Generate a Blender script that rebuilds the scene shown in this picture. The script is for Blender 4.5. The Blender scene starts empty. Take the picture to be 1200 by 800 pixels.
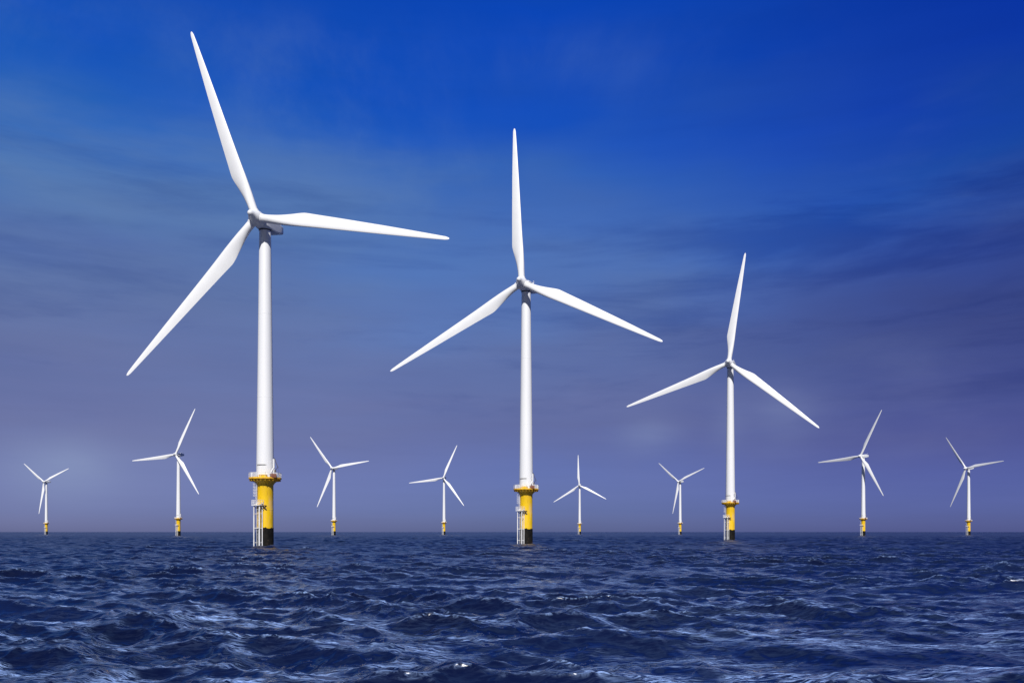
import bpy, bmesh, math, random
import numpy as np
from mathutils import Vector, Matrix

R = math.radians
scene = bpy.context.scene
col = scene.collection

# ------------------------------------------------------------------ camera
EYE = 3.3
cam = bpy.data.cameras.new('camera')
cam_o = bpy.data.objects.new('camera', cam)
col.objects.link(cam_o)
scene.camera = cam_o
cam_o.location = (0, 0, EYE)
cam_o.rotation_euler = (R(90), 0, 0)
cam.lens = 30
cam.sensor_width = 36
cam.shift_y = 223 / 1200
cam.clip_start = 0.3
cam.clip_end = 150000

# ------------------------------------------------------------------ sky
SUN_EL, SUN_AZ = 41.0, 180.0          # azimuth clockwise from +Y: behind the camera
SKY_STRENGTH = 0.15
world = bpy.data.worlds.new('World')
scene.world = world
world.use_nodes = True
wt = world.node_tree
wn, wl = wt.nodes, wt.links
bg = wn['Background']
bg.inputs[1].default_value = SKY_STRENGTH


def math_node(nt, op, a, b=None, c=None, clamp=False):
    n = nt.nodes.new('ShaderNodeMath')
    n.operation = op
    n.use_clamp = clamp
    for i, v in enumerate((a, b, c)):
        if v is None:
            continue
        if isinstance(v, (int, float)):
            n.inputs[i].default_value = v
        else:
            nt.links.new(v, n.inputs[i])
    return n.outputs[0]


def mix_rgb(nt, mode, fac, a, b):
    n = nt.nodes.new('ShaderNodeMix')
    n.data_type = 'RGBA'
    n.blend_type = mode
    n.clamp_factor = True
    for sock, v in ((n.inputs[0], fac), (n.inputs[6], a), (n.inputs[7], b)):
        if isinstance(v, (int, float)):
            sock.default_value = v
        elif isinstance(v, tuple):
            sock.default_value = v if len(v) == 4 else v + (1,)
        else:
            nt.links.new(v, sock)
    return n.outputs[2]


def ramp(nt, fac, stops, interp='LINEAR'):
    n = nt.nodes.new('ShaderNodeValToRGB')
    n.color_ramp.interpolation = interp
    el = n.color_ramp.elements
    while len(el) < len(stops):
        el.new(0.5)
    for e, s in zip(el, stops):
        e.position = s[0]
        c = s[1:]
        if len(c) == 1:
            c = (c[0],) * 3
        e.color = (*c, 1)
    nt.links.new(fac, n.inputs[0])
    return n.outputs[0]


def map_range(nt, v, a, b, c=0.0, d=1.0, smooth=False):
    n = nt.nodes.new('ShaderNodeMapRange')
    if smooth:
        n.interpolation_type = 'SMOOTHSTEP'
    nt.links.new(v, n.inputs[0])
    for i, x in zip((1, 2, 3, 4), (a, b, c, d)):
        n.inputs[i].default_value = x
    return n.outputs[0]


sky = wn.new('ShaderNodeTexSky')
sky.sky_type = 'NISHITA'
sky.sun_disc = False
sky.sun_elevation = R(SUN_EL)
sky.sun_rotation = R(SUN_AZ)
sky.ozone_density = 3
sky.dust_density = 0.5
tc = wn.new('ShaderNodeTexCoord')
sep = wn.new('ShaderNodeSeparateXYZ')
wl.new(tc.outputs['Generated'], sep.inputs[0])
X, Y, Z = sep.outputs
ZEN = [(0.64, 0.055, 0.26, 0.80), (0.85, 0.10, 0.26, 0.62), (1.0, 0.12, 0.26, 0.55)]
TL = [(0.02, 0.174, 0.1941, 0.4802), (0.106, 0.2494, 0.2044, 0.3454), (0.189, 0.3113, 0.2603, 0.3853), (0.269, 0.3383, 0.3592, 0.5456), (0.344, 0.3098, 0.4763, 0.7117), (0.412, 0.0915, 0.3893, 0.8604), (0.474, 0.0394, 0.3112, 0.9864)] + ZEN
TCN = [(0.023, 0.1238, 0.1527, 0.4111), (0.122, 0.2067, 0.173, 0.3075), (0.218, 0.2951, 0.2664, 0.4007), (0.307, 0.3108, 0.3949, 0.621), (0.39, 0.1629, 0.3518, 0.7505), (0.463, 0.0433, 0.2533, 0.8746), (0.529, 0.0216, 0.2376, 1.0)] + ZEN
TR = [(0.02, 0.1058, 0.1269, 0.4183), (0.106, 0.1216, 0.1021, 0.2715), (0.189, 0.1306, 0.116, 0.2654), (0.269, 0.121, 0.1489, 0.3952), (0.344, 0.0468, 0.1751, 0.577), (0.412, 0.0211, 0.1286, 0.7047), (0.474, 0.0166, 0.1244, 0.743)] + ZEN

# soft warp of the bands so that no layer of the sky is a ruled line
wmap = wn.new('ShaderNodeMapping')
wmap.inputs['Scale'].default_value = (1.6, 1.6, 5.0)
wl.new(tc.outputs['Generated'], wmap.inputs[0])
wnoise = wn.new('ShaderNodeTexNoise')
wnoise.inputs['Scale'].default_value = 1.3
wnoise.inputs['Detail'].default_value = 4
wl.new(wmap.outputs[0], wnoise.inputs['Vector'])
zz = math_node(wt, 'ADD', math_node(wt, 'ABSOLUTE', Z), math_node(wt, 'MULTIPLY', math_node(wt, 'MULTIPLY', math_node(wt, 'SUBTRACT', wnoise.outputs[0], 0.5), 0.22), map_range(wt, Z, 0.0, 0.25)))
rl, rc, rr = ramp(wt, zz, TL), ramp(wt, zz, TCN), ramp(wt, zz, TR)
az = map_range(wt, X, -0.5, 0.0)
az2 = map_range(wt, X, 0.0, 0.5, smooth=True)
tint = mix_rgb(wt, 'MIX', az2, mix_rgb(wt, 'MIX', az, rl, rc), rr)
graded = mix_rgb(wt, 'MULTIPLY', 1.0, sky.outputs[0], tint)


def sky_noise(scale, stretch, detail, seed, rough=0.55, lac=2.0):
    m = wn.new('ShaderNodeMapping')
    m.inputs['Scale'].default_value = (scale, scale, scale * stretch)
    m.inputs['Location'].default_value = seed
    m.inputs['Rotation'].default_value = (0, R(-5), 0)
    wl.new(tc.outputs['Generated'], m.inputs[0])
    n = wn.new('ShaderNodeTexNoise')
    n.inputs['Scale'].default_value = 1
    n.inputs['Detail'].default_value = detail
    n.inputs['Roughness'].default_value = rough
    n.inputs['Distortion'].default_value = 0.25
    wl.new(m.outputs[0], n.inputs['Vector'])
    return n.outputs[0]


def window(lo0, lo1, hi0, hi1):
    return math_node(wt, 'MULTIPLY', map_range(wt, Z, lo0, lo1, smooth=True), map_range(wt, Z, hi0, hi1, 1, 0, smooth=True))


# thin pale veils of high cloud
v1 = sky_noise(2.3, 3.6, 6, (3.1, 0.4, 1.7))
veil = math_node(wt, 'MULTIPLY', map_range(wt, v1, 0.46, 0.72, smooth=True), window(0.0, 0.10, 0.36, 0.46))
graded = mix_rgb(wt, 'MIX', math_node(wt, 'MULTIPLY', veil, map_range(wt, X, -0.4, 0.3, 0.62, 0.30)), graded, mix_rgb(wt, 'MIX', map_range(wt, Z, 0.15, 0.32), (1.05, 1.20, 2.5), (0.80, 1.45, 2.9)))
# feathery wisps higher up, left of centre
v5 = sky_noise(4.2, 0.75, 8, (2.7, 7.7, 4.4), 0.62)
v6 = sky_noise(1.7, 1.6, 2, (0.3, 3.3, 8.8))
wisp = math_node(wt, 'MULTIPLY', math_node(wt, 'MULTIPLY', map_range(wt, v5, 0.42, 0.72, smooth=True), map_range(wt, v6, 0.40, 0.60, smooth=True)),
                 math_node(wt, 'MULTIPLY', window(0.24, 0.36, 0.46, 0.53), map_range(wt, X, 0.35, 0.05)))
graded = mix_rgb(wt, 'MIX', math_node(wt, 'MULTIPLY', wisp, 0.6), graded, (0.85, 1.6, 3.2))
# darker streaks
v2 = sky_noise(2.6, 7.0, 7, (8.4, 2.2, 5.1), 0.6)
streak = math_node(wt, 'MULTIPLY', map_range(wt, v2, 0.50, 0.70, smooth=True), window(0.06, 0.20, 0.38, 0.46))
graded = mix_rgb(wt, 'MULTIPLY', math_node(wt, 'MULTIPLY', streak, map_range(wt, X, -0.2, 0.4, 0.50, 0.72)), graded, (0.50, 0.58, 0.76))
# fine combed texture
v3 = sky_noise(5.5, 11.0, 5, (1.4, 6.2, 9.1), 0.6)
graded = mix_rgb(wt, 'MULTIPLY', 1.0, graded, ramp(wt, v3, [(0.3, 0.955), (0.7, 1.0)]))
# small puffs low over the sea, each at its own bearing
for bx, bz, sx, sz, amt in ((-0.462, 0.066, 0.055, 0.034, 0.85), (0.155, 0.110, 0.034, 0.018, 0.42), (0.30, 0.125, 0.035, 0.035, 0.28),
                            (0.245, 0.118, 0.02, 0.03, 0.20), (-0.37, 0.075, 0.04, 0.03, 0.20)):
    dx = math_node(wt, 'DIVIDE', math_node(wt, 'SUBTRACT', X, bx), sx)
    dz = math_node(wt, 'DIVIDE', math_node(wt, 'SUBTRACT', Z, bz), sz)
    d2 = math_node(wt, 'ADD', math_node(wt, 'MULTIPLY', dx, dx), math_node(wt, 'MULTIPLY', dz, dz))
    g = math_node(wt, 'MULTIPLY', math_node(wt, 'EXPONENT', math_node(wt, 'MULTIPLY', d2, -1.0)), map_range(wt, v1, 0.3, 0.65))
    g = math_node(wt, 'MULTIPLY', g, map_range(wt, Y, 0.0, 0.4))
    graded = mix_rgb(wt, 'MIX', math_node(wt, 'MULTIPLY', g, amt), graded, (1.6, 2.0, 3.4))
# unseen bright cloud overhead, added to give the water lighter facets
v4 = sky_noise(2.4, 1.0, 4, (5.5, 1.1, 0.3), 0.5)
high = math_node(wt, 'MULTIPLY', map_range(wt, v4, 0.30, 0.75, smooth=True), map_range(wt, Z, 0.60, 0.76, smooth=True))
graded = mix_rgb(wt, 'MIX', math_node(wt, 'MULTIPLY', high, 0.85), graded, (1.2, 2.3, 5.2))
# sky behind the camera: dimmed and greyed to weaken the fill in shadows
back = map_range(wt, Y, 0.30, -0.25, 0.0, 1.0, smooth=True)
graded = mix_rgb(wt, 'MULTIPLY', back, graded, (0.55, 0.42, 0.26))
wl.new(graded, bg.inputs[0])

# ------------------------------------------------------------------ sun
sun = bpy.data.lights.new('sun', 'SUN')
sun.energy = 4.8
sun.angle = R(0.5)
sun.color = (1.0, 0.975, 0.95)
sun_o = bpy.data.objects.new('sun', sun)
col.objects.link(sun_o)
sdir = Vector((math.sin(R(SUN_AZ)) * math.cos(R(SUN_EL)), math.cos(R(SUN_AZ)) * math.cos(R(SUN_EL)), math.sin(R(SUN_EL))))
sun_o.location = sdir * 200
sun_o.rotation_euler = sdir.to_track_quat('Z', 'Y').to_euler()

vs = scene.view_settings
vs.view_transform = 'Standard'
vs.look = 'None'
vs.exposure = 0.0
vs.gamma = 1.0
vs.use_curve_mapping = False
scene.cycles.use_denoising = True
scene.cycles.max_bounces = 6
scene.cycles.sample_clamp_indirect = 4.0
scene.cycles.sample_clamp_direct = 1.6


# ------------------------------------------------------------------ materials
def new_mat(name):
    m = bpy.data.materials.new(name)
    m.use_nodes = True
    return m, m.node_tree, m.node_tree.nodes['Principled BSDF']


def obj_noise(nt, scale, detail=4, vec_scale=(1, 1, 1), rough=0.55):
    t = nt.nodes.new('ShaderNodeTexCoord')
    m = nt.nodes.new('ShaderNodeMapping')
    m.inputs['Scale'].default_value = vec_scale
    nt.links.new(t.outputs['Object'], m.inputs[0])
    n = nt.nodes.new('ShaderNodeTexNoise')
    n.inputs['Scale'].default_value = scale
    n.inputs['Detail'].default_value = detail
    n.inputs['Roughness'].default_value = rough
    nt.links.new(m.outputs[0], n.inputs['Vector'])
    return n.outputs[0], t


def paint(name, a, b, rough, scale, vec_scale=(1, 1, 1), lo=0.35, hi=0.65):
    m, nt, p = new_mat(name)
    n, _ = obj_noise(nt, scale, 6, vec_scale)
    nt.links.new(mix_rgb(nt, 'MIX', map_range(nt, n, lo, hi), a, b), p.inputs['Base Color'])
    n2, _ = obj_noise(nt, scale * 3, 4, vec_scale)
    nt.links.new(map_range(nt, n2, 0.3, 0.7, rough - 0.06, rough + 0.08), p.inputs['Roughness'])
    return m


M_WHITE = paint('white_paint', (0.80, 0.80, 0.81), (0.75, 0.755, 0.775), 0.38, 0.35, (1, 1, 0.12))
M_BLADE = paint('blade_gelcoat', (0.82, 0.82, 0.82), (0.78, 0.78, 0.79), 0.33, 0.3)
M_STEEL = paint('white_steel', (0.76, 0.76, 0.77), (0.58, 0.55, 0.52), 0.5, 1.4, (1, 1, 0.5), 0.45, 0.75)
M_DARK = paint('dark_metal', (0.05, 0.05, 0.055), (0.10, 0.08, 0.07), 0.5, 2)
M_RUST = paint('red_brown_box', (0.16, 0.045, 0.03), (0.22, 0.09, 0.05), 0.6, 2)
M_GREY = paint('grey_shell', (0.74, 0.75, 0.76), (0.66, 0.67, 0.69), 0.45, 0.5)

# yellow with paler, peach coloured patches, stronger low down and to the right
M_YELLOW, nt, p = new_mat('yellow_paint')
n, t = obj_noise(nt, 0.55, 7, (1, 1, 0.45), 0.6)
s = nt.nodes.new('ShaderNodeSeparateXYZ')
nt.links.new(t.outputs['Object'], s.inputs[0])
low = math_node(nt, 'MULTIPLY', map_range(nt, s.outputs[2], 4.2, 6.0, 0.25, 1, True), map_range(nt, s.outputs[2], 8.5, 12.0, 1, 0.15, True))
side = map_range(nt, s.outputs[0], -0.2, 1.4, 0.25, 1, True)
peach_mask = math_node(nt, 'MULTIPLY', math_node(nt, 'MULTIPLY', low, side), map_range(nt, n, 0.40, 0.66, smooth=True))
c = mix_rgb(nt, 'MIX', map_range(nt, n, 0.3, 0.7), (0.86, 0.56, 0.004), (0.80, 0.47, 0.006))
c = mix_rgb(nt, 'MIX', math_node(nt, 'MULTIPLY', peach_mask, 0.85), c, (0.80, 0.56, 0.30))
n2, _ = obj_noise(nt, 2.2, 5, (1, 1, 0.18), 0.65)
c = mix_rgb(nt, 'MIX', math_node(nt, 'MULTIPLY', map_range(nt, n2, 0.56, 0.74, smooth=True), 0.6), c, (0.30, 0.13, 0.03))
nt.links.new(c, p.inputs['Base Color'])
p.inputs['Roughness'].default_value = 0.45
# orange-brown weathered rim of the deck
M_RIM = paint('weathered_yellow', (0.78, 0.44, 0.01), (0.45, 0.20, 0.02), 0.55, 1.1, (1, 1, 1), 0.42, 0.72)

# the tidal part of the pile: black growth, a few rusty scars, damp at the bottom
M_PILE, nt, p = new_mat('black_marine_growth')
p.inputs['Specular IOR Level'].default_value = 0.15
n, t = obj_noise(nt, 1.1, 8, (1, 1, 0.6), 0.65)
c = mix_rgb(nt, 'MIX', map_range(nt, n, 0.35, 0.7), (0.004, 0.004, 0.004), (0.016, 0.014, 0.011))
n2, _ = obj_noise(nt, 0.8, 5, (1, 1, 0.7), 0.6)
c = mix_rgb(nt, 'MIX', math_node(nt, 'MULTIPLY', map_range(nt, n2, 0.62, 0.72, smooth=True), 0.7), c, (0.20, 0.11, 0.07))
nt.links.new(c, p.inputs['Base Color'])
p.inputs['Roughness'].default_value = 0.75
b = nt.nodes.new('ShaderNodeBump')
b.inputs['Strength'].default_value = 0.8
b.inputs['Distance'].default_value = 0.08
nt.links.new(n, b.inputs['Height'])
nt.links.new(b.outputs[0], p.inputs['Normal'])

# ------------------------------------------------------------------ sea
WIND = R(-112)       # the sea runs towards the camera, a little to the left
rng = np.random.RandomState(11)


def sea_mesh():
    fine = np.linspace(R(-41), R(41), 1560)
    side = []
    a, st = R(41), fine[1] - fine[0]
    while a < R(180):
        st = min(st * 1.16, R(6))
        a += st
        side.append(a)
    side = [v for v in side if v < R(177)]
    ang = np.concatenate([-np.array(side[::-1]), fine, np.array(side), [R(180)]])
    dang = np.gradient(ang)
    rad = np.exp(np.linspace(math.log(5.0), math.log(3600.0), 1900))
    far = np.exp(np.linspace(math.log(3600.0), math.log(90000.0), 40))[1:]
    rad = np.concatenate([[0.4, 1.2, 2.2, 3.2, 4.2], rad, far])
    drad = np.gradient(rad)
    nr, na = len(rad), len(ang)
    px = (rad[:, None] * np.sin(ang)[None, :]).astype(np.float32)
    py = (rad[:, None] * np.cos(ang)[None, :]).astype(np.float32)
    spac = np.maximum(drad[:, None], rad[:, None] * dang[None, :]).astype(np.float32)
    ox = np.zeros_like(px); oy = np.zeros_like(px); oz = np.zeros_like(px)
    jxx = np.zeros_like(px); jyy = np.zeros_like(px); jxy = np.zeros_like(px); back = np.zeros_like(px); lost = np.zeros_like(px)
    comps = []
    n = 150
    for i in range(n):
        f = (i + rng.rand()) / n
        lam = 11.0 * (0.24 / 11.0) ** f
        # directional spread widens for the short waves
        spread = R(26) + R(34) * f
        d = WIND + rng.randn() * spread
        k = 2 * math.pi / lam
        # steepness per component: grows a little towards the short end, drops beyond the peak
        pk = 6.0
        shape = math.exp(-0.9 * max(0.0, lam / pk - 1) ** 2 * 3)
        steep = 0.039 * shape * (1.0 if lam > 2.5 else (lam / 2.5) ** 0.06)
        a = steep / k * (0.75 + 0.5 * rng.rand())
        comps.append((lam, k, d, a, rng.rand() * 2 * math.pi))
    # slow groups: the sea is rougher in some places than in others
    grp = np.ones_like(px)
    for lam, d, ph in ((61, 0.4, 1.0), (37, 2.1, 2.2), (23, 1.2, 4.1)):
        grp += (0.17 * np.sin(2 * math.pi / lam * (px * math.cos(d) + py * math.sin(d)) + ph)).astype(np.float32)
    for lam, k, d, a, ph in comps:
        w = np.clip((lam / spac - 1.3) / 2.2, 0, 1)
        lost += 0.5 * (1 - w * w) * (a * k) ** 2      # slope variance the mesh is too coarse to carry
        rows = np.where(w.max(axis=1) > 0)[0]
        if len(rows) == 0:
            continue
        r0, r1 = rows[0], rows[-1] + 1
        w = w[r0:r1] * a * grp[r0:r1]
        kx, ky = k * math.cos(d), k * math.sin(d)
        phs = kx * px[r0:r1] + ky * py[r0:r1] + ph
        s_, c_ = np.sin(phs), np.cos(phs)
        oz[r0:r1] += w * c_
        q = 1.15
        ox[r0:r1] -= q * w * math.cos(d) * s_
        oy[r0:r1] -= q * w * math.sin(d) * s_
        if lam > 0.9:
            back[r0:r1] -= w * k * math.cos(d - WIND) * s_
        if lam > 0.7:
            jxx[r0:r1] -= q * w * math.cos(d) * kx * c_
            jyy[r0:r1] -= q * w * math.sin(d) * ky * c_
            jxy[r0:r1] -= q * w * math.cos(d) * ky * c_
    jac = (1 + jxx) * (1 + jyy) - jxy * jxy
    foam = np.clip((0.62 - jac) / 0.5, 0, 1)
    fl = [oz.std(), jac.min(), foam.mean()]
    print('SEA std %.3f jac min %.2f foam %.4f' % tuple(fl))
    vx, vy, vz = px + ox, py + oy, oz
    co = np.stack([vx, vy, vz], -1).reshape(-1, 3).astype(np.float32)
    co = np.concatenate([co, np.array([[0, 0, 0]], np.float32)])
    centre = len(co) - 1
    idx = np.arange(nr * na, dtype=np.int32).reshape(nr, na)
    nxt = np.roll(idx, -1, axis=1)
    quads = np.stack([idx[:-1], idx[1:], nxt[1:], nxt[:-1]], -1).reshape(-1, 4)
    tris = np.stack([np.full(na, centre, np.int32), idx[0], nxt[0]], -1)
    loops = np.concatenate([quads.ravel(), tris.ravel()]).astype(np.int32)
    starts = np.concatenate([np.arange(len(quads)) * 4, len(quads) * 4 + np.arange(len(tris)) * 3]).astype(np.int32)
    # keep normals up
    me = bpy.data.meshes.new('sea')
    me.vertices.add(len(co)); me.vertices.foreach_set('co', co.ravel())
    me.loops.add(len(loops)); me.loops.foreach_set('vertex_index', loops)
    me.polygons.add(len(starts)); me.polygons.foreach_set('loop_start', starts)
    me.polygons.foreach_set('use_smooth', np.ones(len(starts), bool))
    me.update(calc_edges=True)
    at = me.attributes.new('foam', 'FLOAT', 'POINT')
    at.data.foreach_set('value', np.concatenate([foam.ravel(), [0]]).astype(np.float32))
    at = me.attributes.new('fine_slope', 'FLOAT', 'POINT')
    at.data.foreach_set('value', np.concatenate([np.sqrt(lost).ravel(), [0]]).astype(np.float32))
    print('lost', lost.max())
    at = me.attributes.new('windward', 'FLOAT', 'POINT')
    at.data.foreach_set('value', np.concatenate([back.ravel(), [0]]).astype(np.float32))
    print('windward std %.3f' % back.std())
    if me.polygons[10].normal.z < 0:
        me.flip_normals()
    return me


M_SEA, nt, p = new_mat('sea_water')
geo = nt.nodes.new('ShaderNodeNewGeometry')


def sea_noise(scale, vec_scale, detail, rough=0.6, rot=0.0, dist=0.0):
    m = nt.nodes.new('ShaderNodeMapping')
    m.inputs['Scale'].default_value = vec_scale
    m.inputs['Rotation'].default_value = (0, 0, rot)
    nt.links.new(geo.outputs['Position'], m.inputs[0])
    q = nt.nodes.new('ShaderNodeTexNoise')
    q.inputs['Scale'].default_value = scale
    q.inputs['Detail'].default_value = detail
    q.inputs['Roughness'].default_value = rough
    q.inputs['Distortion'].default_value = dist
    nt.links.new(m.outputs[0], q.inputs['Vector'])
    return q.outputs[0]


body = sea_noise(0.045, (1, 1.6, 1), 3)
deep = mix_rgb(nt, 'MIX', map_range(nt, body, 0.35, 0.65), (0.002, 0.0035, 0.019), (0.004, 0.009, 0.044))
at = nt.nodes.new('ShaderNodeAttribute')
at.attribute_name = 'foam'
lace = sea_noise(3.2, (1, 2.4, 1), 7, 0.68, R(14), 0.8)
lace2 = sea_noise(0.22, (0.5, 1.7, 1), 4, 0.6, R(10))
foam_f = math_node(nt, 'MULTIPLY', map_range(nt, at.outputs['Fac'], 0.10, 0.85, smooth=True), map_range(nt, lace, 0.46, 0.64, smooth=True))
# painted sky-reflection highlights as threads: long across the view, thin along it
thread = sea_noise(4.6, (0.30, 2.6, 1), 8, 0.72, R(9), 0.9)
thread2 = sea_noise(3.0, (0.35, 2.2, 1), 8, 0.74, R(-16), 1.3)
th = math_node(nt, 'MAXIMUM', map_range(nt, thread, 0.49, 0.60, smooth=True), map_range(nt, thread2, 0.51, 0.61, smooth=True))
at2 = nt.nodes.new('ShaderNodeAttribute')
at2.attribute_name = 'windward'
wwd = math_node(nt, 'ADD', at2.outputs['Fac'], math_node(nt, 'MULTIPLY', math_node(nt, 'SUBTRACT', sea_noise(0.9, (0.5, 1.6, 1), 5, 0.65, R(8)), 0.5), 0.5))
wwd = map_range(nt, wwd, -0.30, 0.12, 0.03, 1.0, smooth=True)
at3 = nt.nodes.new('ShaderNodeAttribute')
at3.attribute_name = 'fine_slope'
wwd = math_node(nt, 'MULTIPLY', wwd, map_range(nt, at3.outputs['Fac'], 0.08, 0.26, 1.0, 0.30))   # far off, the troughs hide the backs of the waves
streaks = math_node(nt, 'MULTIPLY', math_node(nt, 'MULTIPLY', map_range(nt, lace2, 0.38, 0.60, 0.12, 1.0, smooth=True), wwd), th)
foam_glint = math_node(nt, 'ADD', math_node(nt, 'MULTIPLY', foam_f, 0.40), math_node(nt, 'MULTIPLY', streaks, 1.0), clamp=True)
nt.links.new(mix_rgb(nt, 'MIX', foam_glint, deep, (0.38, 0.56, 0.98)), p.inputs['Base Color'])  # crest foam and the painted highlights share this pale blue
rgh = math_node(nt, 'ADD', math_node(nt, 'MULTIPLY', foam_glint, 0.4), map_range(nt, at3.outputs['Fac'], 0.02, 0.30, 0.08, 0.34))
nt.links.new(rgh, p.inputs['Roughness'])
p.inputs['IOR'].default_value = 1.333
def slope_noise(scale, vec_scale, detail, rough, rot, k):
    """a random tilt of the surface, (x, y) only, from the two colour channels of a noise"""
    m = nt.nodes.new('ShaderNodeMapping')
    m.inputs['Scale'].default_value = vec_scale
    m.inputs['Rotation'].default_value = (0, 0, rot)
    nt.links.new(geo.outputs['Position'], m.inputs[0])
    q = nt.nodes.new('ShaderNodeTexNoise')
    q.inputs['Scale'].default_value = scale
    q.inputs['Detail'].default_value = detail
    q.inputs['Roughness'].default_value = rough
    nt.links.new(m.outputs[0], q.inputs['Vector'])
    a = nt.nodes.new('ShaderNodeVectorMath')
    a.operation = 'SUBTRACT'
    nt.links.new(q.outputs[1], a.inputs[0])
    a.inputs[1].default_value = (0.5, 0.5, 0.5)
    b_ = nt.nodes.new('ShaderNodeVectorMath')
    b_.operation = 'MULTIPLY'
    nt.links.new(a.outputs[0], b_.inputs[0])
    b_.inputs[1].default_value = (k * 0.7, k, 0)
    return b_.outputs[0]


def vadd(a, b_):
    q = nt.nodes.new('ShaderNodeVectorMath')
    q.operation = 'ADD'
    nt.links.new(a, q.inputs[0])
    nt.links.new(b_, q.inputs[1])
    return q.outputs[0]


gust = map_range(nt, sea_noise(0.06, (0.5, 1.6, 1), 3), 0.35, 0.65, 0.55, 1.15)
tilt = vadd(slope_noise(1.1, (0.55, 1.5, 1), 3, 0.6, R(-14), 0.48), slope_noise(5.0, (0.6, 1.5, 1), 5, 0.66, R(12), 0.75))
sc_ = nt.nodes.new('ShaderNodeVectorMath')
sc_.operation = 'SCALE'
nt.links.new(tilt, sc_.inputs[0])
nt.links.new(gust, sc_.inputs['Scale'])
nrm = nt.nodes.new('ShaderNodeVectorMath')
nrm.operation = 'NORMALIZE'
nt.links.new(vadd(geo.outputs['Normal'], sc_.outputs[0]), nrm.inputs[0])
nt.links.new(nrm.outputs[0], p.inputs['Normal'])

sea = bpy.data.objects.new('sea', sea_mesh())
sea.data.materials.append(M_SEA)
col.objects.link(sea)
sea['kind'] = 'structure'


# ------------------------------------------------------------------ mesh helpers
def lathe(bm, prof, seg=64, mat=None, cap=True):
    """prof: list of (r, z) from bottom to top, turned about Z; mat: 4x4 placing it"""
    mat = mat or Matrix.Identity(4)
    rings = []
    for r, z in prof:
        if r < 1e-6:
            rings.append([bm.verts.new(mat @ Vector((0, 0, z)))])
        else:
            rings.append([bm.verts.new(mat @ Vector((r * math.cos(2 * math.pi * i / seg), r * math.sin(2 * math.pi * i / seg), z))) for i in range(seg)])
    for a, b_ in zip(rings[:-1], rings[1:]):
        for i in range(seg):
            j = (i + 1) % seg
            if len(a) == 1 and len(b_) == 1:
                continue
            if len(a) == 1:
                bm.faces.new((a[0], b_[j], b_[i]))
            elif len(b_) == 1:
                bm.faces.new((a[i], a[j], b_[0]))
            else:
                bm.faces.new((a[i], a[j], b_[j], b_[i]))
    if cap:
        if len(rings[0]) > 1:
            bm.faces.new(rings[0][::-1])
        if len(rings[-1]) > 1:
            bm.faces.new(rings[-1])


def tube(bm, pts, r, seg=10, closed=False):
    pts = [Vector(q) for q in pts]
    n = len(pts)
    rings = []
    for i, q in enumerate(pts):
        if closed:
            d = pts[(i + 1) % n] - pts[i - 1]
        else:
            d = pts[min(i + 1, n - 1)] - pts[max(i - 1, 0)]
        d.normalize()
        up = Vector((0, 0, 1)) if abs(d.z) < 0.95 else Vector((1, 0, 0))
        s1 = d.cross(up).normalized()
        s2 = s1.cross(d).normalized()
        rings.append([bm.verts.new(q + r * (math.cos(2 * math.pi * k / seg) * s1 + math.sin(2 * math.pi * k / seg) * s2)) for k in range(seg)])
    m = n if closed else n - 1
    for i in range(m):
        a, b_ = rings[i], rings[(i + 1) % n]
        for k in range(seg):
            j = (k + 1) % seg
            bm.faces.new((a[k], a[j], b_[j], b_[k]))
    if not closed:
        bm.faces.new(rings[0][::-1])
        bm.faces.new(rings[-1])


def box(bm, lo, hi, mat=None, bev=0.0):
    mat = mat or Matrix.Identity(4)
    tmp = bmesh.new()
    bmesh.ops.create_cube(tmp, size=1)
    c = (Vector(lo) + Vector(hi)) / 2
    s_ = Vector(hi) - Vector(lo)
    for v in tmp.verts:
        v.co = Vector((v.co.x * s_.x, v.co.y * s_.y, v.co.z * s_.z)) + c
    if bev:
        bmesh.ops.bevel(tmp, geom=tmp.edges[:], offset=bev, segments=3, affect='EDGES', profile=0.6)
    vm = {v: bm.verts.new(mat @ v.co) for v in tmp.verts}
    for f in tmp.faces:
        bm.faces.new([vm[v] for v in f.verts])
    tmp.free()


def build(name, bm, mat, parent=None, angle=35):
    bmesh.ops.recalc_face_normals(bm, faces=bm.faces[:])
    me = bpy.data.meshes.new(name)
    bm.to_mesh(me)
    bm.free()
    me.polygons.foreach_set('use_smooth', [True] * len(me.polygons))
    me.set_sharp_from_angle(angle=R(angle))
    me.materials.append(mat)
    o = bpy.data.objects.new(name, me)
    col.objects.link(o)
    if parent:
        o.parent = parent
    return o


def polar(r, deg, z):
    """bearing measured from the camera side (-Y), positive to the right (+X)"""
    return Vector((r * math.sin(R(deg)), -r * math.cos(R(deg)), z))


# ------------------------------------------------------------------ the turbine
DECK = 14.95
AXIS = 70.0
OVER = 4.1


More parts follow.
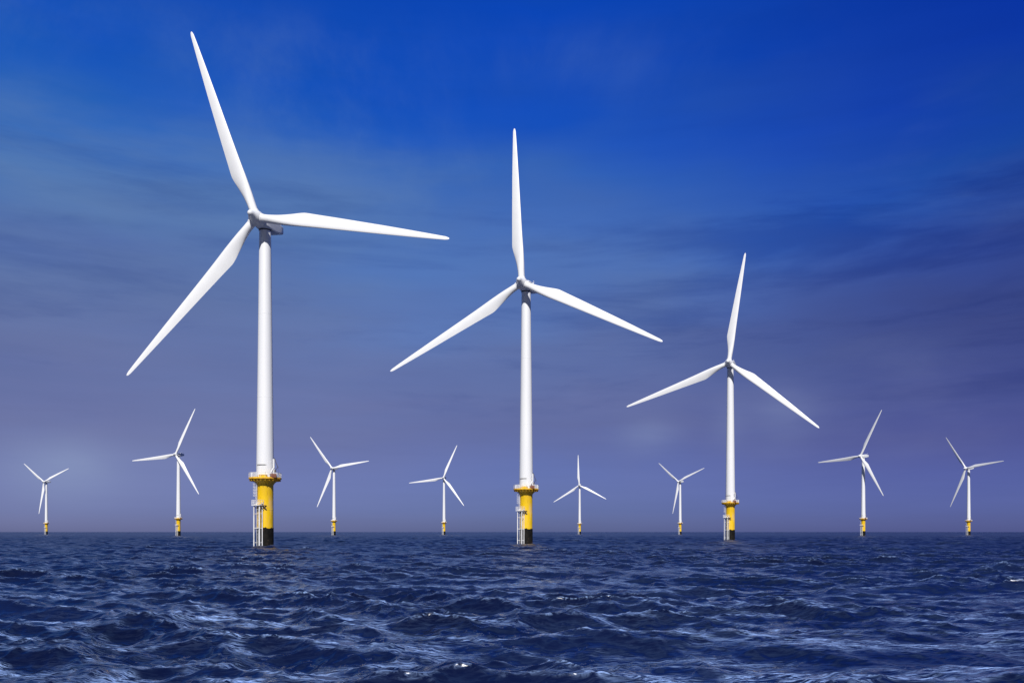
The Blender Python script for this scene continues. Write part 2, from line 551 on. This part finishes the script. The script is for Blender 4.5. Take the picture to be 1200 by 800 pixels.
def blade_mesh():
    tab = [  # span, trailing edge, leading edge, thickness, roundness, twist
        (1.15, 0.87, 0.87, 1.74, 1.0, 15), (3.0, 0.88, 0.88, 1.74, 1.0, 15), (5.0, 1.18, 0.95, 1.62, 0.72, 14),
        (7.0, 1.62, 0.97, 1.38, 0.35, 13), (9.2, 2.12, 0.95, 1.12, 0.08, 12), (10.3, 2.33, 0.92, 1.00, 0.0, 11.3),
        (10.9, 2.37, 0.90, 0.95, 0.0, 11), (11.6, 2.33, 0.88, 0.90, 0.0, 10.5), (13.5, 2.20, 0.82, 0.78, 0, 9.2), (18, 1.95, 0.74, 0.58, 0, 6.8), (24, 1.60, 0.66, 0.44, 0, 4.6),
        (29, 1.32, 0.60, 0.34, 0, 3.2), (35, 0.94, 0.50, 0.25, 0, 2), (40, 0.60, 0.40, 0.17, 0, 1.2), (42.6, 0.42, 0.31, 0.12, 0, 1),
        (43.2, 0.30, 0.22, 0.09, 0, 1), (43.5, 0.12, 0.08, 0.05, 0, 1)]
    T = np.array(tab)
    span = np.concatenate([np.linspace(1.15, 9, 16), np.linspace(9.3, 12.5, 12), np.linspace(13.2, 42, 34), [42.6, 43.0, 43.25, 43.42, 43.5]])
    bm = bmesh.new()
    N = 32
    rings = []
    for s_ in span:
        te, le, th, rd, tw = [np.interp(s_, T[:, 0], T[:, k]) for k in range(1, 6)]
        tw = R(tw + 1.0)
        ring = []
        for k in range(N):
            t = 2 * math.pi * k / N
            u = 0.5 - 0.5 * math.cos(t)            # 0 = leading edge, 1 = trailing edge
            circ = math.sin(t)
            naca = (2.969 * math.sqrt(u) - 1.26 * u - 3.516 * u * u + 2.843 * u ** 3 - 1.015 * u ** 4) / 1.0
            naca = max(naca, 0.03) * (1 if t < math.pi else -0.75)
            y = th / 2 * (rd * circ + (1 - rd) * naca)
            x = le - u * (le + te)
            # pressure side hollow near the trailing edge
            y -= (1 - rd) * 0.03 * (le + te) * math.sin(math.pi * u) * 0.8
            ring.append(bm.verts.new((x * math.cos(tw) + y * math.sin(tw), y * math.cos(tw) - x * math.sin(tw), s_)))
        rings.append(ring)
    for a, b_ in zip(rings[:-1], rings[1:]):
        for k in range(N):
            j = (k + 1) % N
            bm.faces.new((a[k], a[j], b_[j], b_[k]))
    bm.faces.new(rings[0][::-1])
    bm.faces.new(rings[-1])
    return bm


def rounded_loft(bm, stations, seg=10):
    """stations: (y, half width, z bottom, z top, corner radius); rounded rectangle sections along Y"""
    rings = []
    for y, w, z0, z1, r in stations:
        ring = []
        for cx, cz, a0 in ((w - r, z1 - r, 0), (-w + r, z1 - r, 90), (-w + r, z0 + r, 180), (w - r, z0 + r, 270)):
            for k in range(seg + 1):
                a = R(a0 + 90 * k / seg)
                ring.append(bm.verts.new((cx + r * math.cos(a), y, cz + r * math.sin(a))))
        rings.append(ring)
    n = len(rings[0])
    for a, b_ in zip(rings[:-1], rings[1:]):
        for k in range(n):
            j = (k + 1) % n
            bm.faces.new((a[k], b_[k], b_[j], a[j]))
    bm.faces.new(rings[0])
    bm.faces.new(rings[-1][::-1])


def make_turbine():
    root = bpy.data.objects.new('wind_turbine', None)
    col.objects.link(root)
    root.empty_display_size = 2

    # pile, ragged upper edge of the growth
    bm = bmesh.new()
    lathe(bm, [(1.80, -7), (1.80, 0), (1.80, 1.5), (1.80, 3.0), (1.79, 4.15)], 96)
    top = [v for v in bm.verts if v.co.z > 3.8]
    for v in top:
        a = math.atan2(v.co.y, v.co.x)
        v.co.z += 0.05 * math.sin(3 * a + 1) + 0.09 * math.sin(7 * a) + 0.07 * math.sin(17 * a + 2) + (0.05 * math.sin(41 * a))
    build('monopile', bm, M_PILE, root)

    # yellow transition piece with its flare
    bm = bmesh.new()
    lathe(bm, [(1.74, 3.2), (1.74, 8.0), (1.755, 8.02), (1.755, 8.2), (1.74, 8.22), (1.74, 13.35), (1.80, 13.55), (2.0, 13.85), (2.35, 14.15), (2.85, 14.45), (3.05, 14.58)], 96)
    build('transition_piece', bm, M_YELLOW, root)

    # deck
    bm = bmesh.new()
    lathe(bm, [(3.0, 14.60), (3.40, 14.70), (3.46, 14.72), (3.46, 14.91), (3.43, DECK)], 72)
    for k in range(24):                                     # ribs under the overhang
        m = Matrix.Rotation(2 * math.pi * k / 24, 4, 'Z')
        box(bm, (2.3, -0.04, 14.30), (3.3, 0.04, 14.58), m)
    pl = build('platform', bm, M_RIM, root)
    bm = bmesh.new()
    for z, r in ((DECK + 1.12, 0.035), (DECK + 0.58, 0.028)):
        tube(bm, [polar(3.38, a, z) for a in np.arange(0, 360, 7.5)], r, 8, True)
    for a in np.arange(0, 360, 15):
        tube(bm, [polar(3.38, a, DECK - 0.02), polar(3.38, a, DECK + 1.12)], 0.035, 8)
    for a0 in (-62, -44, 36, 56, 140, 200):                   # mesh panels
        for a in np.arange(a0, a0 + 14, 1.0):
            tube(bm, [polar(3.38, a, DECK + 0.05), polar(3.38, a, DECK + 1.10)], 0.018, 6)
    build('railing', bm, M_STEEL, pl)
    bm = bmesh.new()
    lathe(bm, [(3.36, DECK), (3.41, DECK), (3.41, DECK + 0.14), (3.36, DECK + 0.14), (3.36, DECK)], 72, cap=False)
    build('toe_board', bm, M_YELLOW, pl)
    # equipment on deck
    bm = bmesh.new()
    box(bm, (1.0, -3.15, DECK), (2.3, -2.35, DECK + 0.85), bev=0.04)
    build('equipment_box', bm, M_RUST, root)

    # yellow stair and landing in front of the door
    bm = bmesh.new()
    m = Matrix.Rotation(R(-10), 4, 'Z')
    box(bm, (-0.75, -2.75, DECK + 0.62), (0.75, -1.72, DECK + 0.70), m)
    for k in range(3):
        box(bm, (-1.15 - 0.3 * k, -2.75, DECK + 0.44 - 0.19 * k), (-0.78 - 0.3 * k, -1.95, DECK + 0.5 - 0.19 * k), m)
    for x in (-0.72, 0.72):
        box(bm, (x - 0.05, -2.72, DECK), (x + 0.05, -1.75, DECK + 0.62), m)
    box(bm, (-0.62, -2.74, DECK + 0.02), (0.62, -2.68, DECK + 0.60), m)
    build('door_step', bm, M_YELLOW, root)

    # tower with flanges
    def tr(z):
        return 1.86 + (1.235 - 1.86) * (z - DECK) / (68.62 - DECK)
    prof = [(1.98, DECK), (1.98, DECK + 0.22), (1.87, DECK + 0.24)]
    for zf in (32.5, 50.5):
        prof += [(tr(zf - 0.06), zf - 0.06), (tr(zf) + 0.012, zf - 0.05), (tr(zf) + 0.012, zf + 0.05), (tr(zf + 0.06), zf + 0.06)]
    prof += [(1.235, 68.62)]
    bm = bmesh.new()
    lathe(bm, prof, 96)
    tw = build('tower', bm, M_WHITE, root)
    # door: a rounded plate bent round the tower, frame standing proud
    for nm, grow, lift, mt in (('door_frame', 0.09, 0.03, M_STEEL), ('door', 0.0, 0.05, M_GREY)):
        bm = bmesh.new()
        ring_o, ring_i = [], []
        for k in range(28):
            t = 2 * math.pi * k / 28
            e = 3.2
            x = math.copysign(abs(math.cos(t)) ** (2 / e), math.cos(t)) * (0.42 + grow)
            z = math.copysign(abs(math.sin(t)) ** (2 / e), math.sin(t)) * (0.98 + grow) + DECK + 1.72
            r = tr(z)
            a = math.degrees(x / r) - 10
            ring_o.append(bm.verts.new(polar(r + lift, a, z)))
            ring_i.append(bm.verts.new(polar(r - 0.05, a, z)))
        for k in range(28):
            j = (k + 1) % 28
            bm.faces.new((ring_i[k], ring_i[j], ring_o[j], ring_o[k]))
        bm.faces.new(ring_o)
        d = build(nm, bm, mt, tw, 50)
        if nm == 'door':
            d['label'] = 'grey oval service door at the foot of the tower'
    # dark walkway bracket above the door
    bm = bmesh.new()
    z = DECK + 2.85
    tube(bm, [polar(tr(z) + 0.16, a, z) for a in np.arange(-58, 8, 6)], 0.05, 8)
    for a in (-58, -34, -10, 6):
        tube(bm, [polar(tr(z) - 0.03, a, z), polar(tr(z) + 0.16, a, z)], 0.04, 6)
    build('cable_bracket', bm, M_DARK, tw)

    # davit crane on the right side of the deck
    def P(x, y, z_):
        return Vector((x - 0.35, y - 0.1, DECK + z_))
    bm = bmesh.new()
    tube(bm, [P(2.15, -1.55, 0), P(2.15, -1.55, 2.4)], 0.16, 14)
    tube(bm, [P(2.15, -1.55, 2.2), P(2.12, -1.60, 4.1)], 0.22, 14)
    tube(bm, [P(2.14, -1.58, 2.3), P(1.3, -2.5, 0.7)], 0.13, 12)
    cr = build('davit_crane', bm, M_STEEL, root)
    bm = bmesh.new()
    tube(bm, [P(2.12, -1.60, 4.0), P(2.3, -1.72, 4.25), P(2.62, -2.0, 3.2), P(3.05, -2.2, 2.2)], 0.07, 10)
    tube(bm, [P(2.15, -1.55, 1.3), P(3.0, -2.2, 2.35)], 0.06, 8)
    tube(bm, [P(3.05, -2.2, 2.3), P(3.05, -2.2, 1.1)], 0.02, 6)
    box(bm, (1.95, -1.95, DECK + 1.25), (2.3, -1.6, DECK + 1.7), bev=0.03)
    build('jib', bm, M_DARK, cr)

    # boat landing: two fender tubes with stand-offs
    BA = -40.0
    rot = Matrix.Rotation(R(BA), 4, 'Z')      # local -Y points along the bearing

    def L(x, y, z_):
        return rot @ Vector((x, -y, z_))
    bm = bmesh.new()
    for x in (-0.76, 0.76):
        tube(bm, [L(x, 2.70, -4), L(x, 2.70, 8.7), L(x, 2.45, 9.15), L(x * 0.9, 1.60, 9.45)], 0.135, 14)
        for z_ in (1.0, 4.05, 7.2):
            tube(bm, [L(x, 2.70, z_), L(x * 0.9, 1.45, z_)], 0.09, 10)
    tube(bm, [L(-0.76, 2.70, 4.15), L(0.76, 2.70, 4.15)], 0.07, 8)
    bl = build('boat_landing', bm, M_STEEL, root)
    bm = bmesh.new()
    for x in (-0.24, 0.24):
        tube(bm, [L(x, 2.42, -3), L(x, 2.42, 9.9)], 0.035, 8)
    for z_ in np.arange(-0.5, 9.6, 0.3):
        tube(bm, [L(-0.24, 2.42, z_), L(0.24, 2.42, z_)], 0.022, 6)
    for z_ in (2.5, 5.6, 8.6):
        tube(bm, [L(-0.24, 2.42, z_), L(-0.24, 1.6, z_)], 0.035, 6)
        tube(bm, [L(0.24, 2.42, z_), L(0.24, 1.6, z_)], 0.035, 6)
    build('ladder', bm, M_STEEL, bl)
    # J-tube carrying the power cable
    bm = bmesh.new()
    tube(bm, [polar(2.02, -17, -5), polar(2.02, -17, 8.6), polar(1.6, -17, 9.2)], 0.11, 12)
    build('cable_tube', bm, M_STEEL, root)

    # rest platform half way up
    bm = bmesh.new()
    m = rot
    box(bm, (-1.15, -3.05, 8.95), (1.0, -1.50, 9.07), m)
    rp = build('rest_platform', bm, M_STEEL, root)
    bm = bmesh.new()
    pts = [(-0.3, 3.0), (-1.1, 3.0), (-1.1, 1.7)]
    for z_ in (9.62, 10.15):
        tube(bm, [L(x, y, z_) for x, y in pts], 0.035, 8)
        tube(bm, [L(0.95, 1.7, z_), L(0.95, 3.0, z_), L(0.45, 3.0, z_)], 0.035, 8)
    for x, y in pts + [(0.95, 3.0), (0.95, 1.7), (0.45, 3.0), (-1.1, 2.35), (0.95, 2.35), (-0.7, 3.0)]:
        tube(bm, [L(x, y, 9.05), L(x, y, 10.17)], 0.035, 8)
    for x in np.arange(-1.05, -0.35, 0.12):
        tube(bm, [L(x, 3.0, 9.05), L(x, 3.0, 10.12)], 0.016, 6)
    build('railing', bm, M_STEEL, rp)
    bm = bmesh.new()
    tube(bm, [polar(1.8, 8, 8.1), polar(2.35, -12, 8.95)], 0.12, 8)
    tube(bm, [polar(1.8, 8, 8.95), polar(2.40, -12, 8.97)], 0.10, 8)
    build('bracket', bm, M_DARK, rp)
    for x in (-0.7, 0.9):
        bm = bmesh.new()
        tube(bm, [L(x, 1.62, 8.0), L(x, 2.7, 8.93)], 0.07, 8)
        build('bracket', bm, M_DARK, rp)

    # upper ladder with safety cage
    bm = bmesh.new()
    LA = -62.0
    rot2 = Matrix.Rotation(R(LA), 4, 'Z')

    def U(x, y, z_):
        return rot2 @ Vector((x, -y, z_))
    for x in (-0.25, 0.25):
        tube(bm, [U(x, 2.05, 9.0), U(x, 2.05, 14.6)], 0.045, 8)
    for z_ in np.arange(9.2, 14.5, 0.3):
        tube(bm, [U(-0.25, 2.05, z_), U(0.25, 2.05, z_)], 0.022, 6)
    ul = build('ladder', bm, M_STEEL, root)
    bm = bmesh.new()
    for z_ in np.arange(11.0, 14.4, 0.62):
        tube(bm, [U(0.38 * math.cos(t), 2.05 + 0.72 * math.sin(t), z_) for t in np.linspace(0, math.pi, 11)], 0.03, 6)
    for t in np.linspace(0.25, math.pi - 0.25, 5):
        tube(bm, [U(0.38 * math.cos(t), 2.05 + 0.72 * math.sin(t), 11.0), U(0.38 * math.cos(t), 2.05 + 0.72 * math.sin(t), 13.9)], 0.022, 6)
    build('cage', bm, M_STEEL, ul)

    # nacelle: origin on the tower axis at hub height, -Y towards the rotor
    bm = bmesh.new()
    rounded_loft(bm, [(-2.45, 1.05, -1.00, 1.08, 0.85), (-2.25, 1.25, -1.14, 1.26, 0.75), (-1.6, 1.42, -1.18, 1.42, 0.5), (0, 1.48, -1.16, 1.54, 0.36),
                      (2.5, 1.48, -1.00, 1.58, 0.34), (4.6, 1.44, -0.50, 1.58, 0.32), (6.0, 1.38, -0.18, 1.52, 0.28), (6.25, 1.28, -0.08, 1.42, 0.24)])
    na = build('nacelle', bm, M_GREY, root)
    bm = bmesh.new()
    lathe(bm, [(1.26, -1.42), (1.34, -1.38), (1.34, -1.10)], 48)
    build('yaw_bearing', bm, M_DARK, na)
    bm = bmesh.new()
    box(bm, (-1.15, 3.4, 1.50), (1.15, 3.6, 2.1), bev=0.04)
    build('cooler', bm, M_GREY, na)
    bm = bmesh.new()
    box(bm, (-0.5, 0.3, 1.56), (0.5, 1.5, 1.68), bev=0.04)
    build('hatch', bm, M_GREY, na)
    bm = bmesh.new()
    tube(bm, [(0.5, 5.6, 1.5), (0.5, 5.6, 3.1)], 0.04, 8)
    tube(bm, [(-0.5, 5.6, 1.5), (-0.5, 5.6, 2.8)], 0.04, 8)
    tube(bm, [(-0.7, 5.6, 2.8), (0.75, 5.6, 2.8)], 0.03, 8)
    box(bm, (0.42, 5.5, 3.05), (0.62, 5.75, 3.2), bev=0.02)
    build('wind_mast', bm, M_STEEL, na)

    # hub: turned about local Y, nose towards -Y; origin at rotor centre
    bm = bmesh.new()
    m = Matrix.Rotation(R(90), 4, 'X')      # local +Z -> -Y
    lathe(bm, [(1.25, -1.62), (1.42, -1.5), (1.52, -1.1), (1.55, -0.2), (1.50, 0.45), (1.34, 1.0), (1.08, 1.45), (0.86, 1.85), (0.72, 2.25), (0.64, 2.6), (0.55, 2.86), (0.40, 3.06), (0.2, 3.17), (0, 3.2)], 64, m)
    build('hub', bm, M_WHITE, root)
    first = None
    for k in range(3):
        if first is None:
            bl_ = build('blade', blade_mesh(), M_BLADE, root, 60)
            bm = bmesh.new()
            lathe(bm, [(1.0, 0.6), (1.0, 1.50), (0.97, 1.56), (0.93, 1.58), (0.93, 1.70), (0.90, 1.72)], 48)
            build('blade_collar', bm, M_WHITE, bl_)
            first = bl_
        else:
            c_ = first.copy(); col.objects.link(c_); c_.parent = root
            for g in first.children:
                h = g.copy(); col.objects.link(h); h.parent = c_
    return root


def copy_tree(o, parent=None):
    c_ = o.copy()
    col.objects.link(c_)
    c_.parent = parent
    for ch in o.children:
        copy_tree(ch, c_)
    return c_


def pose(root, x, d, yaw, th, rad, tilt, cone, t1, t2):
    root.location = (x, d, 0)
    turn = math.atan2(-x, d)          # turns each foundation so that the same side faces the camera
    root.rotation_euler = (0, 0, turn)
    unturn = Matrix.Rotation(-turn, 4, 'Z')
    yaw, tilt, th = R(yaw), R(tilt), R(th)
    a = Vector((-math.sin(yaw) * math.cos(tilt), -math.cos(yaw) * math.cos(tilt), math.sin(tilt)))
    r = Vector((math.cos(yaw), -math.sin(yaw), 0))
    u = a.cross(r)
    c_ = Vector((a.x, a.y, 0)) * OVER + Vector((0, 0, AXIS))

    def frame(xv, yv, zv, loc):
        return Matrix(((xv.x, yv.x, zv.x, loc.x), (xv.y, yv.y, zv.y, loc.y), (xv.z, yv.z, zv.z, loc.z), (0, 0, 0, 1)))
    blades = [q for q in root.children if q.name.split('.')[0] == 'blade']
    for k, (bl_, dt) in enumerate(zip(blades, (0, R(t1), R(t2)))):
        ang = th - k * 2 * math.pi / 3 + dt
        s_ = math.cos(ang) * r + math.sin(ang) * u
        s_ = (s_ * rad + a * cone).normalized()
        l = (math.sin(ang) * r - math.cos(ang) * u)
        y = s_.cross(l).normalized()
        m = frame(l, y, s_, c_)
        bl_.matrix_local = unturn @ m @ Matrix.Diagonal((1, 1, rad / 43.5, 1))
    for q in root.children:
        nm = q.name.split('.')[0]
        if nm == 'hub':
            q.matrix_local = unturn @ frame(r, -a, u, c_)
        elif nm == 'nacelle':
            q.location = (0, 0, AXIS - 0.05)
            q.rotation_euler = (0, 0, -yaw - turn)


SPOTS = [
    (-53.63, 185.38, 10.29, 110.07, 43.61, 2.49, 1.94, -0.59, -0.30, 'tallest, nearest white wind turbine on a thick yellow and black pile'),
    (3.85, 232.74, 17.76, 93.74, 42.99, 6.45, 2.48, -1.06, -1.56, 'second tallest white wind turbine, in the middle, one blade nearly straight up'),
    (87.22, 340.93, 22.59, 81.93, 43.67, 3.85, 1.00, -1.31, -1.35, 'third tallest white wind turbine, right of centre, its top blade leaning slightly right'),
    (-623.41, 1142.45, 15.64, 143.80, 43.06, 4.58, 0.35, -0.03, -0.03, 'tiny wind turbine at the far left edge, its upper blades in a wide V'),
    (-289.36, 740.31, 14.48, 66.20, 43.09, 4.92, 0.58, -0.08, -0.09, 'small wind turbine just left of the tallest, one blade flat to the left'),
    (-187.49, 899.05, 18.33, 128.74, 43.73, 4.20, 0.55, -0.14, -0.07, 'small wind turbine just right of the tallest, one blade near level'),
    (-84.41, 1059.45, 8.65, 67.71, 43.85, 4.91, 0.11, -0.10, -0.04, 'small wind turbine just left of the second tallest, one blade near level'),
    (97.26, 1226.49, 14.13, 92.75, 44.01, 4.69, 0.05, -0.20, -0.01, 'smallest wind turbine, just right of the second tallest, one blade straight up'),
    (223.59, 1134.52, 47.11, 141.58, 43.17, 4.80, 0.33, -0.00, -0.07, 'tiny wind turbine just left of the third tallest, its upper blades in a wide V'),
    (310.48, 754.28, 56.09, 63.81, 43.28, 4.09, 0.56, -0.10, -0.22, 'small wind turbine next to the right of the third tallest, one blade flat left'),
    (480.33, 897.64, 67.35, 126.24, 43.70, 2.75, 0.17, -0.33, 0.27, 'small wind turbine nearest the right edge, one blade nearly level to the right'),
]
proto = make_turbine()
for i, spot in enumerate(SPOTS):
    o = proto if i == 0 else copy_tree(proto)
    pose(o, *spot[:9])
    o['label'] = spot[9]
    o['category'] = 'wind turbine'
    o['group'] = 'offshore wind turbines standing in the sea'
